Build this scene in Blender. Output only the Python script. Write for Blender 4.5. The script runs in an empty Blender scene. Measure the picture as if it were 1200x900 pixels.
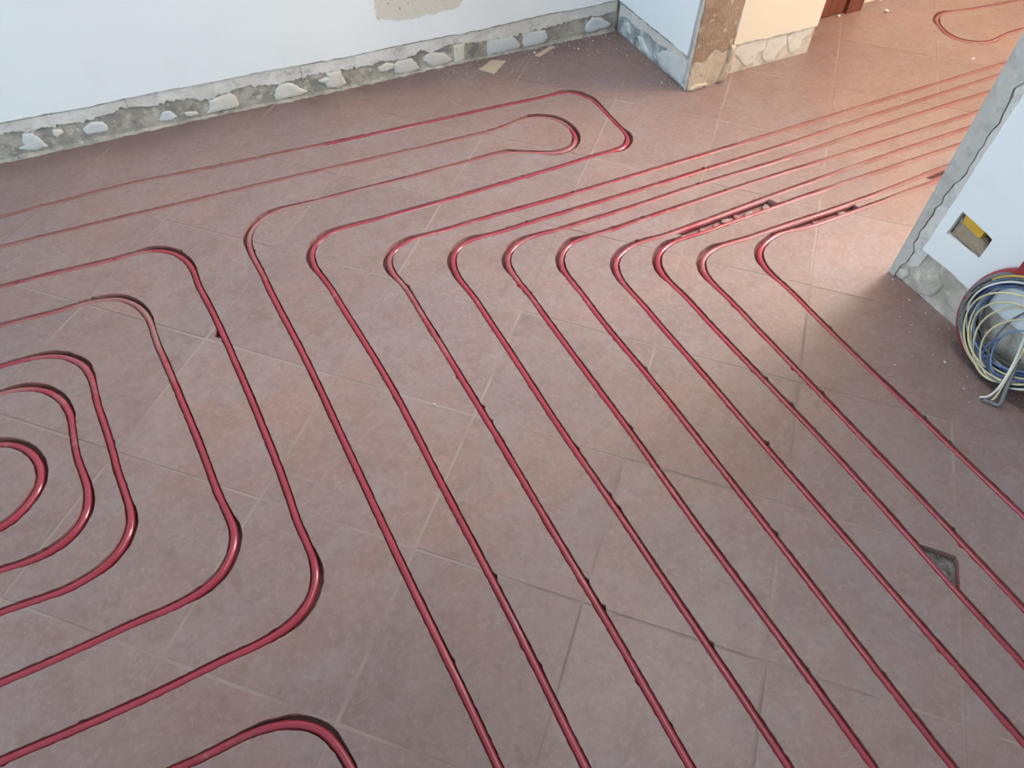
import bpy, bmesh, math, random
import numpy as np
from mathutils import Vector, Matrix
from mathutils.geometry import delaunay_2d_cdt
random.seed(7); rng = np.random.default_rng(7)
scene = bpy.context.scene
COL = scene.collection
R = math.radians

# ------------------------------------------------------------ camera, world, light
cam_data = bpy.data.cameras.new('camera'); cam = bpy.data.objects.new('camera', cam_data); COL.objects.link(cam)
cam_data.sensor_width = 36.0; cam_data.lens = 891.63/1200*36.0; cam_data.clip_start = .02
cam.matrix_world = (Matrix.Translation((-0.4292, -1.47035, 1.45195)) @ Matrix.Rotation(-0.501174, 4, 'Z')
                    @ Matrix.Rotation(0.669635, 4, 'X') @ Matrix.Rotation(0.043414, 4, 'Z'))
scene.camera = cam
vs = scene.view_settings
vs.view_transform = 'Standard'; vs.look = 'None'; vs.gamma = 1; vs.use_curve_mapping = False
vs.exposure = 0.14
world = bpy.data.worlds.new('world'); scene.world = world; world.use_nodes = True
world.node_tree.nodes['Background'].inputs[0].default_value = (.62, .76, 1, 1)
world.node_tree.nodes['Background'].inputs[1].default_value = .35

def area(name, loc, rot, sx, sy, power, color):
    l = bpy.data.lights.new(name, 'AREA'); l.shape = 'RECTANGLE'; l.size = sx; l.size_y = sy; l.energy = power; l.color = color
    o = bpy.data.objects.new(name, l); COL.objects.link(o); o.location = loc; o.rotation_euler = rot; return o
# daylight through the window openings (left window of the room, set low to spare the floor, hallway end window), the hallway bulb, and three added lights with no known source
area('daylight_left_window', (-5.06, -.6, .78), (R(90), 0, R(-90)), 1.8, 1.45, 106, (.68, .89, 1))
area('added_near_fill', (.35, -2.66, 1.5), (R(90), 0, 0), 1.2, 1.3, 2, (1, .9, .82))  # weak added fill from behind the camera, lifts the near and right floor
area('daylight_hall_window', (3.66, -1.15, 1.5), (R(90), 0, R(90)), 1.1, 1.5, 62, (1, 1, .98))
def lamp_light(name, kind, loc, power, color, r, aim=None, cone=None):
    l = bpy.data.lights.new(name, kind); l.energy = power; l.color = color; l.shadow_soft_size = r
    o = bpy.data.objects.new(name, l); COL.objects.link(o); o.location = loc
    if aim: o.rotation_euler = (Vector(aim)-Vector(loc)).to_track_quat('-Z', 'Y').to_euler(); l.spot_size = R(cone); l.spot_blend = 1
lamp_light('hall_bulb_light', 'POINT', (2.7, -.3, 2.3), 70, (1, .65, .37), .08)
area('added_ceiling_fill', (.85, -.40, 2.66), (0, 0, 0), .30, 1.7, 19, (1, .97, .93))  # added overhead panel for pipe streaks and the right floor, no known fitting
lamp_light('added_doorway_spot', 'SPOT', (3.4, -.36, 2.0), 760, (.80, .93, 1), .7, (.25, -.40, 0), 48)  # added spot through the doorway, brightens mid floor without overexposing the hallway

# ------------------------------------------------------------ materials
def mat(name, base, rough=.7, mixes=(), bump=0, bump_scale=60, rand=0, spec=.5, coords='obj'):
    """mixes: (colour, noise scale, lo, hi, strength, detail, stretch)"""
    m = bpy.data.materials.new(name); m.use_nodes = True
    nt = m.node_tree; N = nt.nodes; L = nt.links; b = N['Principled BSDF']
    b.inputs['Roughness'].default_value = rough; b.inputs['Specular IOR Level'].default_value = spec
    geo = N.new('ShaderNodeNewGeometry')
    cur = None
    for i, mx in enumerate(mixes):
        col, sc, lo, hi, st, det = mx[:6]; stretch = mx[6] if len(mx) > 6 else (1, 1, 1)
        mp = N.new('ShaderNodeMapping'); L.new(geo.outputs['Position'], mp.inputs[0]); mp.inputs['Scale'].default_value = stretch
        mp.inputs['Location'].default_value = (i*3.1, i*1.7, i*2.3)
        n = N.new('ShaderNodeTexNoise'); n.inputs['Scale'].default_value = sc; n.inputs['Detail'].default_value = det; n.inputs['Roughness'].default_value = .62
        L.new(mp.outputs[0], n.inputs['Vector'])
        r = N.new('ShaderNodeMapRange'); r.inputs[1].default_value = lo; r.inputs[2].default_value = hi; r.inputs[4].default_value = st; r.clamp = True
        L.new(n.outputs['Fac'], r.inputs[0])
        x = N.new('ShaderNodeMix'); x.data_type = 'RGBA'
        L.new(r.outputs[0], x.inputs[0])
        if cur is None: x.inputs[6].default_value = (*base, 1)
        else: L.new(cur, x.inputs[6])
        x.inputs[7].default_value = (*col, 1); cur = x.outputs[2]
    if rand:
        oi = N.new('ShaderNodeObjectInfo'); r = N.new('ShaderNodeMapRange'); r.inputs[3].default_value = 1-rand; r.inputs[4].default_value = 1+rand
        L.new(oi.outputs['Random'], r.inputs[0])
        hs = N.new('ShaderNodeHueSaturation'); L.new(r.outputs[0], hs.inputs['Value'])
        if cur is None: hs.inputs['Color'].default_value = (*base, 1)
        else: L.new(cur, hs.inputs['Color'])
        cur = hs.outputs[0]
    if cur is None: b.inputs['Base Color'].default_value = (*base, 1)
    else: L.new(cur, b.inputs['Base Color'])
    if bump:
        n = N.new('ShaderNodeTexNoise'); n.inputs['Scale'].default_value = bump_scale; n.inputs['Detail'].default_value = 6
        L.new(geo.outputs['Position'], n.inputs['Vector'])
        bp = N.new('ShaderNodeBump'); bp.inputs['Strength'].default_value = bump; bp.inputs['Distance'].default_value = .004
        L.new(n.outputs['Fac'], bp.inputs['Height']); L.new(bp.outputs[0], b.inputs['Normal'])
    return m

M = {}
M['tile'] = mat('terracotta_tile', (0.245, 0.161, 0.144), .40, [((0.211, 0.148, 0.144), 2.2, .38, .62, .9, 4), ((0.272, 0.155, 0.126), 2.7, .46, .70, .8, 5), ((0.252, 0.192, 0.184), 7, .46, .70, .75, 7, (1, 1.6, 1)), ((0.197, 0.115, 0.101), 13, .50, .70, .55, 7), ((0.184, 0.118, 0.104), 34, .50, .70, .6, 6), ((0.306, 0.230, 0.213), 85, .48, .72, .6, 6)], bump=.05, bump_scale=120, rand=.05, spec=.45)
def wall_dirt(m):
    nt = m.node_tree; N = nt.nodes; L = nt.links; b = N['Principled BSDF']; src = b.inputs['Base Color'].links[0].from_socket
    geo = N.new('ShaderNodeNewGeometry'); sp = N.new('ShaderNodeSeparateXYZ'); L.new(geo.outputs['Position'], sp.inputs[0])
    n = N.new('ShaderNodeTexNoise'); n.inputs['Scale'].default_value = 3.5; n.inputs['Detail'].default_value = 5; L.new(geo.outputs['Position'], n.inputs['Vector'])
    a = N.new('ShaderNodeMath'); a.operation = 'MULTIPLY_ADD'; L.new(n.outputs['Fac'], a.inputs[0]); a.inputs[1].default_value = .36; L.new(sp.outputs['Y'], a.inputs[2])
    a2 = N.new('ShaderNodeMath'); a2.operation = 'MULTIPLY_ADD'; L.new(sp.outputs['X'], a2.inputs[0]); a2.inputs[1].default_value = .03; L.new(a.outputs[0], a2.inputs[2])
    r = N.new('ShaderNodeMapRange'); r.inputs[1].default_value = 1.02; r.inputs[2].default_value = 1.12; r.inputs[4].default_value = .6; L.new(a2.outputs[0], r.inputs[0])
    lt = N.new('ShaderNodeMath'); lt.operation = 'LESS_THAN'; L.new(sp.outputs['X'], lt.inputs[0]); lt.inputs[1].default_value = 1.3
    f = N.new('ShaderNodeMath'); f.operation = 'MULTIPLY'; L.new(r.outputs[0], f.inputs[0]); L.new(lt.outputs[0], f.inputs[1])
    x = N.new('ShaderNodeMix'); x.data_type = 'RGBA'; L.new(f.outputs[0], x.inputs[0]); L.new(src, x.inputs[6]); x.inputs[7].default_value = (.165, .115, .115, 1)
    L.new(x.outputs[2], b.inputs['Base Color'])
wall_dirt(M['tile'])   # mortar slurry trodden along the foot of the back wall
M['grout'] = mat('dusty_grout', (.30, .225, .20), .85, [((.235, .165, .145), 3, .44, .58, .95, 4)], bump=.15, bump_scale=200)
M['screed'] = mat('screed_with_red_dust', (0.277, 0.112, 0.106), .9, [((0.238, 0.132, 0.119), 14, .45, .6, .9, 4), ((0.330, 0.158, 0.139), 40, .5, .7, .6, 4)], bump=.5, bump_scale=150)
M['cut'] = mat('red_dusted_saw_cut', (0.330, 0.165, 0.145), .9, [((0.277, 0.099, 0.099), 8, .42, .6, .9, 4), ((0.370, 0.251, 0.218), 30, .5, .7, .6, 5)], bump=.3, bump_scale=200)
M['dust_fill'] = mat('settled_red_brown_dust', (.225, .105, .090), .95, [((.265, .165, .145), 7, .47, .62, .8, 5), ((.24, .07, .07), 17, .56, .68, .7, 4)], bump=.2, bump_scale=200)
M['mortar_dark'] = mat('dark_grey_mortar', (.16, .145, .135), .9, [((.3, .29, .28), 60, .5, .65, .8, 5)], bump=.8, bump_scale=140)
M['mortar'] = mat('grey_mortar_rubble', (.27, .20, .185), .9, [((.19, .135, .13), 60, .5, .65, .8, 5)], bump=.6, bump_scale=140)
M['paint'] = mat('white_wall_paint', (.85, .91, .945), .62, [((.78, .82, .84), 5, .55, .8, .6, 5), ((.87, .92, .95), 1.3, .5, .7, .5, 2)], bump=.04, bump_scale=90)
M['paint_cool'] = mat('pale_blue_white_paint', (.82, .91, .96), .6, [((.76, .84, .89), 4, .55, .8, .5, 5)], bump=.04, bump_scale=90)
M['residue'] = mat('chalky_paint_residue', (.64, .63, .60), .9, [((.40, .39, .36), 24, .54, .68, .8, 6, (1, 1, 1.6)), ((.76, .76, .74), 11, .5, .62, .9, 5)], bump=.5, bump_scale=110)
M['raw'] = mat('raw_grey_plaster', (0.299, 0.286, 0.254), .92, [((0.468, 0.436, 0.377), 13, .45, .62, .95, 5), ((0.169, 0.169, 0.163), 19, .52, .68, .8, 6), ((0.650, 0.611, 0.546), 42, .56, .7, .7, 5)], bump=.7, bump_scale=80)
M['raw_cool'] = mat('raw_blue_grey_plaster', (0.345, 0.380, 0.402), .92, [((0.598, 0.644, 0.667), 18, .46, .6, .95, 5), ((0.172, 0.196, 0.218), 23, .54, .66, .8, 6)], bump=.6, bump_scale=80)
M['dab'] = mat('white_adhesive_dab', (.66, .645, .60), .85, [((.54, .52, .47), 30, .5, .7, .7, 5)], bump=.25, bump_scale=130)
M['dab_cool'] = mat('pale_adhesive_dab', (.62, .65, .66), .85, [((.50, .53, .55), 30, .5, .7, .7, 5)], bump=.25, bump_scale=130)
M['beige'] = mat('beige_filler', (.70, .675, .60), .9, [((.55, .52, .45), 70, .58, .7, .8, 3)], bump=.4, bump_scale=160)
M['jamb'] = mat('brown_rough_jamb', (.33, .235, .17), .92, [((.25, .165, .11), 9, .45, .62, .9, 5), ((.55, .47, .38), 34, .56, .68, .8, 6)], bump=.8, bump_scale=90)
M['jamb_low'] = mat('beige_jamb_plaster', (.50, .42, .33), .92, [((.38, .30, .22), 22, .48, .66, .9, 6)], bump=.8, bump_scale=90)
M['yellow'] = mat('pale_yellow_paint', (.77, .71, .58), .7, [((.80, .75, .63), 3, .4, .7, .7, 3)], bump=.05, bump_scale=70)
M['wood'] = mat('red_brown_wood', (.19, .055, .028), .45, [((.12, .03, .016), 14, .45, .6, .8, 5, (6, 6, .4))])
M['strip'] = mat('grey_cement_strip', (0.529, 0.529, 0.506), .9, [((0.414, 0.414, 0.391), 20, .48, .66, .9, 5), ((0.644, 0.644, 0.621), 50, .55, .7, .5, 4)], bump=.5, bump_scale=90)
M['rough_white'] = mat('rough_pale_plaster', (0.660, 0.660, 0.638), .9, [((0.462, 0.451, 0.429), 26, .5, .66, .8, 6)], bump=.9, bump_scale=70)
M['foot'] = mat('beige_grey_plaster', (0.572, 0.528, 0.473), .92, [((0.440, 0.396, 0.341), 16, .46, .62, .9, 6), ((0.704, 0.682, 0.638), 22, .52, .66, .8, 6)], bump=.9, bump_scale=60)
M['sand'] = mat('sandy_box_filler', (.40, .32, .24), .92, [((.30, .23, .16), 40, .5, .65, .8, 5)], bump=.8, bump_scale=140)
M['yellow_plastic'] = mat('yellow_plastic', (.75, .44, .035), .5, [((.62, .36, .05), 60, .5, .7, .6, 3)])
M['grey_plastic'] = mat('dark_grey_plastic', (.10, .10, .105), .5)
M['card'] = mat('tan_cardboard', (.50, .40, .30), .85, [((.43, .33, .24), 60, .5, .7, .6, 4)])
M['white'] = mat('white_paint_plain', (.8, .8, .78), .6)
M['crumb'] = mat('white_plaster_crumb', (.68, .65, .62), .9)
M['ceiling'] = mat('ceiling_paint', (.8, .8, .8), .8)
for n, c, r in (('blue', (.07, .11, .27), .45), ('light_blue', (.17, .26, .46), .45), ('cream', (.66, .60, .38), .45), ('grey', (.17, .175, .19), .5), ('black', (.03, .03, .035), .45), ('red', (.30, .035, .045), .45), ('white', (.72, .74, .72), .45), ('ochre', (.55, .40, .11), .45)):
    M['wire_'+n] = mat(n+'_wire_sheath', c, r)

def pipe_material():
    m = mat('red_pipe_plastic', (.31, .034, .056), .3, [((.25, .026, .044), 9, .45, .65, .8, 3)], spec=.55)
    nt = m.node_tree; N = nt.nodes; L = nt.links; b = N['Principled BSDF']
    src = b.inputs['Base Color'].links[0].from_socket
    at = N.new('ShaderNodeAttribute'); at.attribute_name = 'dust'; at.attribute_type = 'GEOMETRY'
    geo = N.new('ShaderNodeNewGeometry')
    n = N.new('ShaderNodeTexNoise'); n.inputs['Scale'].default_value = 14; n.inputs['Detail'].default_value = 6; L.new(geo.outputs['Position'], n.inputs['Vector'])
    a = N.new('ShaderNodeMath'); a.operation = 'ADD'; L.new(n.outputs['Fac'], a.inputs[0]); L.new(at.outputs['Fac'], a.inputs[1])
    r = N.new('ShaderNodeMapRange'); r.inputs[1].default_value = .60; r.inputs[2].default_value = 1.25; r.inputs[4].default_value = .95; L.new(a.outputs[0], r.inputs[0])
    x = N.new('ShaderNodeMix'); x.data_type = 'RGBA'; L.new(r.outputs[0], x.inputs[0]); L.new(src, x.inputs[6]); x.inputs[7].default_value = (.285, .165, .145, 1)
    L.new(x.outputs[2], b.inputs['Base Color'])
    r2 = N.new('ShaderNodeMapRange'); r2.inputs[3].default_value = .17; r2.inputs[4].default_value = .85; L.new(r.outputs[0], r2.inputs[0]); L.new(r2.outputs[0], b.inputs['Roughness'])
    return m
M['pipe'] = pipe_material()

# ------------------------------------------------------------ helpers
def obj(name, verts, faces, material, parent=None, smooth=False):
    me = bpy.data.meshes.new(name); me.from_pydata([tuple(map(float, v)) for v in verts], [], faces); me.update()
    bm = bmesh.new(); bm.from_mesh(me); bmesh.ops.recalc_face_normals(bm, faces=bm.faces); bm.to_mesh(me); bm.free()
    if smooth: me.polygons.foreach_set('use_smooth', [True]*len(me.polygons))
    me.materials.append(M[material]); o = bpy.data.objects.new(name, me); COL.objects.link(o)
    if parent: o.parent = parent
    return o
def empty(name, loc=(0, 0, 0)):
    o = bpy.data.objects.new(name, None); COL.objects.link(o); o.location = loc; o.empty_display_size = .05; return o
def tag(o, label=None, cat=None, group=None, kind=None):
    for k, v in (('label', label), ('category', cat), ('group', group), ('kind', kind)):
        if v: o[k] = v
    return o
def inside(pts, poly):
    pts = np.atleast_2d(pts); poly = np.asarray(poly); x, y = pts[:, 0], pts[:, 1]; res = np.zeros(len(pts), bool)
    for i in range(len(poly)):
        x0, y0 = poly[i-1]; x1, y1 = poly[i]
        c = ((y0 > y) != (y1 > y))
        if y1 != y0: res ^= c & (x < (x1-x0)*(y-y0)/(y1-y0)+x0)
    return res
def rough(poly, step=.01, amp=.0015, closed=True):
    out = []; n = len(poly)
    for i in range(n if closed else n-1):
        a = np.array(poly[i], float); b = np.array(poly[(i+1) % n], float); k = max(1, int(np.linalg.norm(b-a)/step))
        for j in range(k):
            p = a+(b-a)*j/k
            out.append(tuple(p+rng.normal(0, amp, 2)))
    if not closed: out.append(tuple(poly[-1]))
    return out
def box_verts(x0, x1, y0, y1, z0, z1):
    v = [(x, y, z) for x in (x0, x1) for y in (y0, y1) for z in (z0, z1)]
    f = [(0, 1, 3, 2), (4, 6, 7, 5), (0, 4, 5, 1), (2, 3, 7, 6), (0, 2, 6, 4), (1, 5, 7, 3)]
    return v, f
def box(name, x0, x1, y0, y1, z0, z1, material, parent=None):
    v, f = box_verts(x0, x1, y0, y1, z0, z1); return obj(name, v, f, material, parent)
def plate(name, outer, holes, to3d, w0, w1, material, parent=None):
    """a slab with a free outline (and holes) in a wall plane; w runs towards the room"""
    pts = []; edges = []
    for loop in [outer]+list(holes):
        s = len(pts); pts += [Vector(p) for p in loop]; edges += [(s+i, s+(i+1) % len(loop)) for i in range(len(loop))]
    V, E, F, *_ = delaunay_2d_cdt(pts, edges, [], 0, 1e-6)
    V = np.array([tuple(v) for v in V]); F = [tuple(f) for f in F]
    c = np.array([V[list(f)].mean(0) for f in F]); ok = inside(c, outer)
    for h in holes: ok &= ~inside(c, h)
    F = [f for f, k in zip(F, ok) if k]; n = len(V)
    cnt = {}
    for f in F:
        for i in range(3):
            e = (f[i], f[(i+1) % 3]); cnt.setdefault(tuple(sorted(e)), []).append(e)
    faces = list(F)+[tuple(i+n for i in reversed(f)) for f in F]
    for es in cnt.values():
        if len(es) == 1: a, b = es[0]; faces.append((b, a, a+n, b+n))
    verts = [to3d(u, v, w1) for u, v in V]+[to3d(u, v, w0) for u, v in V]
    return obj(name, verts, faces, material, parent)
def lump(name, poly, to3d, w0, h, material, parent=None):
    """an irregular flattened dab of plaster"""
    poly = rough(poly, .008, .0012); P = np.array(poly); c = P.mean(0); n = len(P); verts = []; faces = []
    for s, w in ((1, -.001), (.97, h*.55), (.84, h*.95), (.5, h)):
        for q in c+(P-c)*s: verts.append(to3d(q[0], q[1], w0+w*(1+rng.normal(0, .08))))
    verts.append(to3d(c[0], c[1], w0+h))
    for r in range(3):
        for i in range(n): j = (i+1) % n; faces.append((r*n+i, r*n+j, (r+1)*n+j, (r+1)*n+i))
    for i in range(n): faces.append((3*n+i, 3*n+(i+1) % n, 4*n))
    return obj(name, verts, faces, material, parent, smooth=True)
def tube(name, path, r, material, parent=None, sides=8, dust=None, cap=True):
    P = np.array(path, float); T = np.gradient(P, axis=0); T /= np.linalg.norm(T, axis=1)[:, None]
    n = len(P); verts = []; faces = []; up = np.array([0, 0, 1.])
    if abs(T[0] @ up) > .9: up = np.array([1., 0, 0])
    S = np.cross(T[0], up); S /= np.linalg.norm(S)
    for i in range(n):
        S = S-T[i]*(S@T[i]); S /= np.linalg.norm(S); U = np.cross(S, T[i])
        rr = r[i] if hasattr(r, '__len__') else r
        for k in range(sides):
            a = 2*math.pi*k/sides; verts.append(P[i]+rr*(math.cos(a)*S+math.sin(a)*U))
    for i in range(n-1):
        for k in range(sides):
            l = (k+1) % sides; faces.append((i*sides+k, i*sides+l, (i+1)*sides+l, (i+1)*sides+k))
    if cap: faces += [tuple(range(sides)), tuple(range((n-1)*sides, n*sides))]
    o = obj(name, verts, faces, material, parent, smooth=True)
    if dust is not None:
        at = o.data.attributes.new('dust', 'FLOAT', 'POINT'); at.data.foreach_set('value', np.repeat(np.asarray(dust, float), sides))
    return o
def spline(pts, step):
    """Catmull-Rom through points, resampled evenly (any dimension)"""
    P = np.array(pts, float); P = np.vstack([2*P[0]-P[1], P, 2*P[-1]-P[-2]]); out = []
    for i in range(1, len(P)-2):
        for t in np.linspace(0, 1, 24, endpoint=False):
            a, b, c, d = P[i-1:i+3]; out.append(.5*((2*b)+(c-a)*t+(2*a-5*b+4*c-d)*t*t+(3*b-3*c+d-a)*t**3))
    out.append(P[-2]); return resample(np.array(out), step)
def resample(P, step):
    s = np.r_[0, np.cumsum(np.linalg.norm(np.diff(P, axis=0), axis=1))]; n = max(2, int(s[-1]/step)+1); q = np.linspace(0, s[-1], n)
    return np.stack([np.interp(q, s, P[:, k]) for k in range(P.shape[1])], 1)
def gauss(A, sig):
    k = np.arange(-int(3*sig), int(3*sig)+1); w = np.exp(-.5*(k/sig)**2); w /= w.sum(); A = np.asarray(A, float)
    one = A.ndim == 1; A = A[:, None] if one else A; h = len(k)//2
    B = np.vstack([2*A[0]-A[h:0:-1], A, 2*A[-1]-A[-2:-h-2:-1]]) if len(A) > h+1 else A
    if len(A) <= h+1: return A[:, 0] if one else A
    out = np.stack([np.convolve(B[:, i], w, 'valid') for i in range(A.shape[1])], 1)
    return out[:, 0] if one else out

# ------------------------------------------------------------ pipe routes on the floor (metres)
PIPES={'P1':[(-0.927,0.712),(-0.82,0.718),(-0.695,0.721),(-0.548,0.725),(-0.351,0.7),(-0.196,0.686),(-0.087,0.686),(0.076,0.668),(0.19,0.66),(0.367,0.652),(0.677,0.636),(0.807,0.63),(0.886,0.625),(0.924,0.594),(0.946,0.538),(0.946,0.446),(0.943,0.364),(0.943,0.31),(0.927,0.28),(0.889,0.256),(0.831,0.257),(0.752,0.253),(0.604,0.253),(0.485,0.255),(0.383,0.255),(0.225,0.248),(0.016,0.263),(-0.062,0.262),(-0.116,0.254),(-0.154,0.228),(-0.176,0.191),(-0.182,0.14),(-0.172,0.058),(-0.162,-0.031),(-0.15,-0.211),(-0.138,-0.375),(-0.143,-0.546),(-0.143,-0.718),(-0.138,-0.892),(-0.141,-1.103),(-0.146,-1.28)],
'P2':[(-0.937,0.581),(-0.761,0.574),(-0.576,0.571),(-0.383,0.559),(-0.231,0.556),(0.034,0.543),(0.144,0.536),(0.257,0.53),(0.528,0.515),(0.659,0.537),(0.713,0.535),(0.761,0.507),(0.788,0.462),(0.79,0.401),(0.777,0.365),(0.747,0.332),(0.703,0.321),(0.663,0.329),(0.62,0.353),(0.538,0.396),(0.439,0.404),(0.379,0.404),(0.204,0.398),(-0.012,0.41),(-0.116,0.414),(-0.197,0.417),(-0.252,0.404),(-0.296,0.366),(-0.316,0.327),(-0.323,0.267),(-0.317,0.066),(-0.301,-0.13),(-0.299,-0.419),(-0.296,-0.537),(-0.294,-0.649),(-0.292,-0.842),(-0.284,-0.992),(-0.282,-1.118),(-0.28,-1.213)],
'P3':[(2.548,0.114),(2.404,0.117),(2.158,0.113),(1.924,0.117),(1.649,0.114),(1.385,0.115),(1.127,0.115),(0.898,0.118),(0.625,0.117),(0.359,0.129),(0.176,0.134),(0.097,0.134),(0.05,0.12),(0.016,0.093),(0.004,0.061),(0.003,0.013),(0.013,-0.043),(0.02,-0.269),(0.021,-0.485),(0.024,-0.659),(0.021,-0.796),(0.024,-0.991),(0.026,-1.127),(0.02,-1.336),(0.019,-1.362)],
'P4':[(2.456,0.063),(2.096,0.058),(1.81,0.056),(1.537,0.051),(1.273,0.045),(1.066,0.05),(0.852,0.048),(0.73,0.05),(0.564,0.051),(0.43,0.058),(0.324,0.057),(0.256,0.061),(0.207,0.047),(0.178,0.018),(0.163,-0.021),(0.157,-0.074),(0.165,-0.178),(0.168,-0.433),(0.162,-0.594),(0.168,-0.729),(0.173,-0.872),(0.172,-1.109),(0.176,-1.206),(0.177,-1.312),(0.176,-1.435)],
'P5':[(2.323,-0.007),(2.033,-0.004),(1.753,-0.003),(1.498,-0.011),(1.227,-0.014),(0.988,-0.005),(0.814,-0.011),(0.69,-0.016),(0.589,-0.007),(0.547,-0.009),(0.46,-0.002),(0.393,-0.003),(0.347,-0.018),(0.316,-0.047),(0.301,-0.082),(0.299,-0.134),(0.298,-0.206),(0.308,-0.387),(0.302,-0.568),(0.313,-0.694),(0.305,-0.919),(0.31,-1.158),(0.312,-1.344),(0.311,-1.507)],
'P6':[(2.173,-0.082),(1.826,-0.08),(1.572,-0.076),(1.435,-0.074),(1.218,-0.068),(1.05,-0.071),(0.899,-0.069),(0.76,-0.074),(0.598,-0.07),(0.504,-0.071),(0.457,-0.105),(0.435,-0.145),(0.431,-0.196),(0.427,-0.326),(0.43,-0.438),(0.441,-0.554),(0.44,-0.731),(0.439,-0.878),(0.442,-1.007),(0.439,-1.214),(0.438,-1.384),(0.436,-1.522),(0.439,-1.568)],
'P7':[(2.056,-0.14),(1.908,-0.139),(1.662,-0.138),(1.51,-0.143),(1.369,-0.142),(1.121,-0.149),(0.897,-0.159),(0.786,-0.162),(0.708,-0.154),(0.641,-0.16),(0.592,-0.184),(0.571,-0.212),(0.557,-0.262),(0.556,-0.309),(0.557,-0.408),(0.566,-0.545),(0.566,-0.695),(0.568,-0.817),(0.571,-0.956),(0.575,-1.069),(0.577,-1.163),(0.579,-1.325),(0.583,-1.466),(0.58,-1.524),(0.584,-1.56),(0.589,-1.594)],
'P8':[(1.951,-0.199),(1.815,-0.197),(1.463,-0.195),(1.328,-0.189),(1.19,-0.194),(1.124,-0.195),(0.934,-0.193),(0.801,-0.193),(0.75,-0.198),(0.708,-0.222),(0.686,-0.251),(0.674,-0.295),(0.676,-0.341),(0.682,-0.461),(0.685,-0.573),(0.692,-0.725),(0.698,-0.815),(0.704,-0.988),(0.702,-1.131),(0.7,-1.259),(0.697,-1.361),(0.701,-1.464),(0.702,-1.498)],
'P9':[(1.805,-0.266),(1.501,-0.279),(1.339,-0.281),(1.187,-0.276),(1.084,-0.276),(0.941,-0.267),(0.862,-0.267),(0.814,-0.288),(0.791,-0.316),(0.78,-0.36),(0.78,-0.404),(0.781,-0.494),(0.787,-0.616),(0.788,-0.726),(0.791,-0.849),(0.791,-1.022),(0.799,-1.176),(0.791,-1.26),(0.794,-1.42)],
'P10':[(1.675,-0.311),(1.353,-0.314),(1.22,-0.314),(1.079,-0.294),(1.013,-0.313),(0.974,-0.339),(0.96,-0.367),(0.951,-0.417),(0.953,-0.448),(0.955,-0.551),(0.956,-0.694),(0.956,-0.87),(0.967,-0.992),(0.96,-1.119),(0.97,-1.264)],
'L1':[(-0.949,0.417),(-0.895,0.416),(-0.782,0.406),(-0.695,0.403),(-0.606,0.399),(-0.561,0.394),(-0.516,0.365),(-0.489,0.314),(-0.48,0.265),(-0.48,0.203),(-0.465,0.035),(-0.456,-0.206),(-0.449,-0.398),(-0.451,-0.571),(-0.448,-0.663),(-0.449,-0.711),(-0.46,-0.746),(-0.485,-0.781),(-0.525,-0.805),(-0.584,-0.817),(-0.708,-0.823),(-0.834,-0.828),(-1.044,-0.818)],
'L2':[(-0.961,0.269),(-0.861,0.262),(-0.743,0.26),(-0.676,0.242),(-0.636,0.189),(-0.621,0.132),(-0.614,-0.03),(-0.595,-0.265),(-0.58,-0.506),(-0.575,-0.557),(-0.589,-0.6),(-0.616,-0.637),(-0.66,-0.662),(-0.729,-0.673),(-0.835,-0.675),(-0.936,-0.68),(-1.034,-0.68)],
'L3':[(-0.972,0.125),(-0.896,0.119),(-0.839,0.101),(-0.793,0.049),(-0.78,-0.011),(-0.775,-0.171),(-0.764,-0.303),(-0.761,-0.42),(-0.767,-0.457),(-0.79,-0.496),(-0.833,-0.527),(-0.895,-0.543),(-0.962,-0.543),(-1.023,-0.538)],
'L4':[(-0.979,0.036),(-0.929,0.029),(-0.888,0.007),(-0.856,-0.037),(-0.84,-0.094),(-0.842,-0.224),(-0.833,-0.311),(-0.838,-0.362),(-0.848,-0.389),(-0.873,-0.419),(-0.915,-0.441),(-0.973,-0.448),(-1.015,-0.444)],
'L5':[(-0.99,-0.114),(-0.957,-0.136),(-0.929,-0.174),(-0.916,-0.225),(-0.925,-0.274),(-0.967,-0.322),(-1.008,-0.342)],
'L6':[(-0.777,-0.963),(-0.71,-0.964),(-0.64,-0.965),(-0.592,-0.976),(-0.556,-0.995),(-0.529,-1.024),(-0.519,-1.059),(-0.509,-1.099)],
'FL':[(2.999,0.449),(2.769,0.478),(2.594,0.508),(2.542,0.495),(2.503,0.458),(2.471,0.382),(2.48,0.312),(2.54,0.264),(2.595,0.254),(2.739,0.278),(2.796,0.276)]}
TOP = [(2.2127, 0.1244), (2.1214, 0.1242), (2.0521, 0.1228), (1.9747, 0.1206), (1.8857, 0.1186), (1.7604, 0.121), (1.637, 0.1218), (1.5541, 0.1178), (1.4193, 0.1175), (1.2802, 0.1172), (1.1661, 0.114), (1.0637, 0.1108), (0.8968, 0.1133), (0.7401, 0.1129), (0.5844, 0.1107), (0.5046, 0.111), (0.3414, 0.1181), (0.19, 0.1159), (0.0817, 0.1157), (0.0233, 0.1181)]
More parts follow.
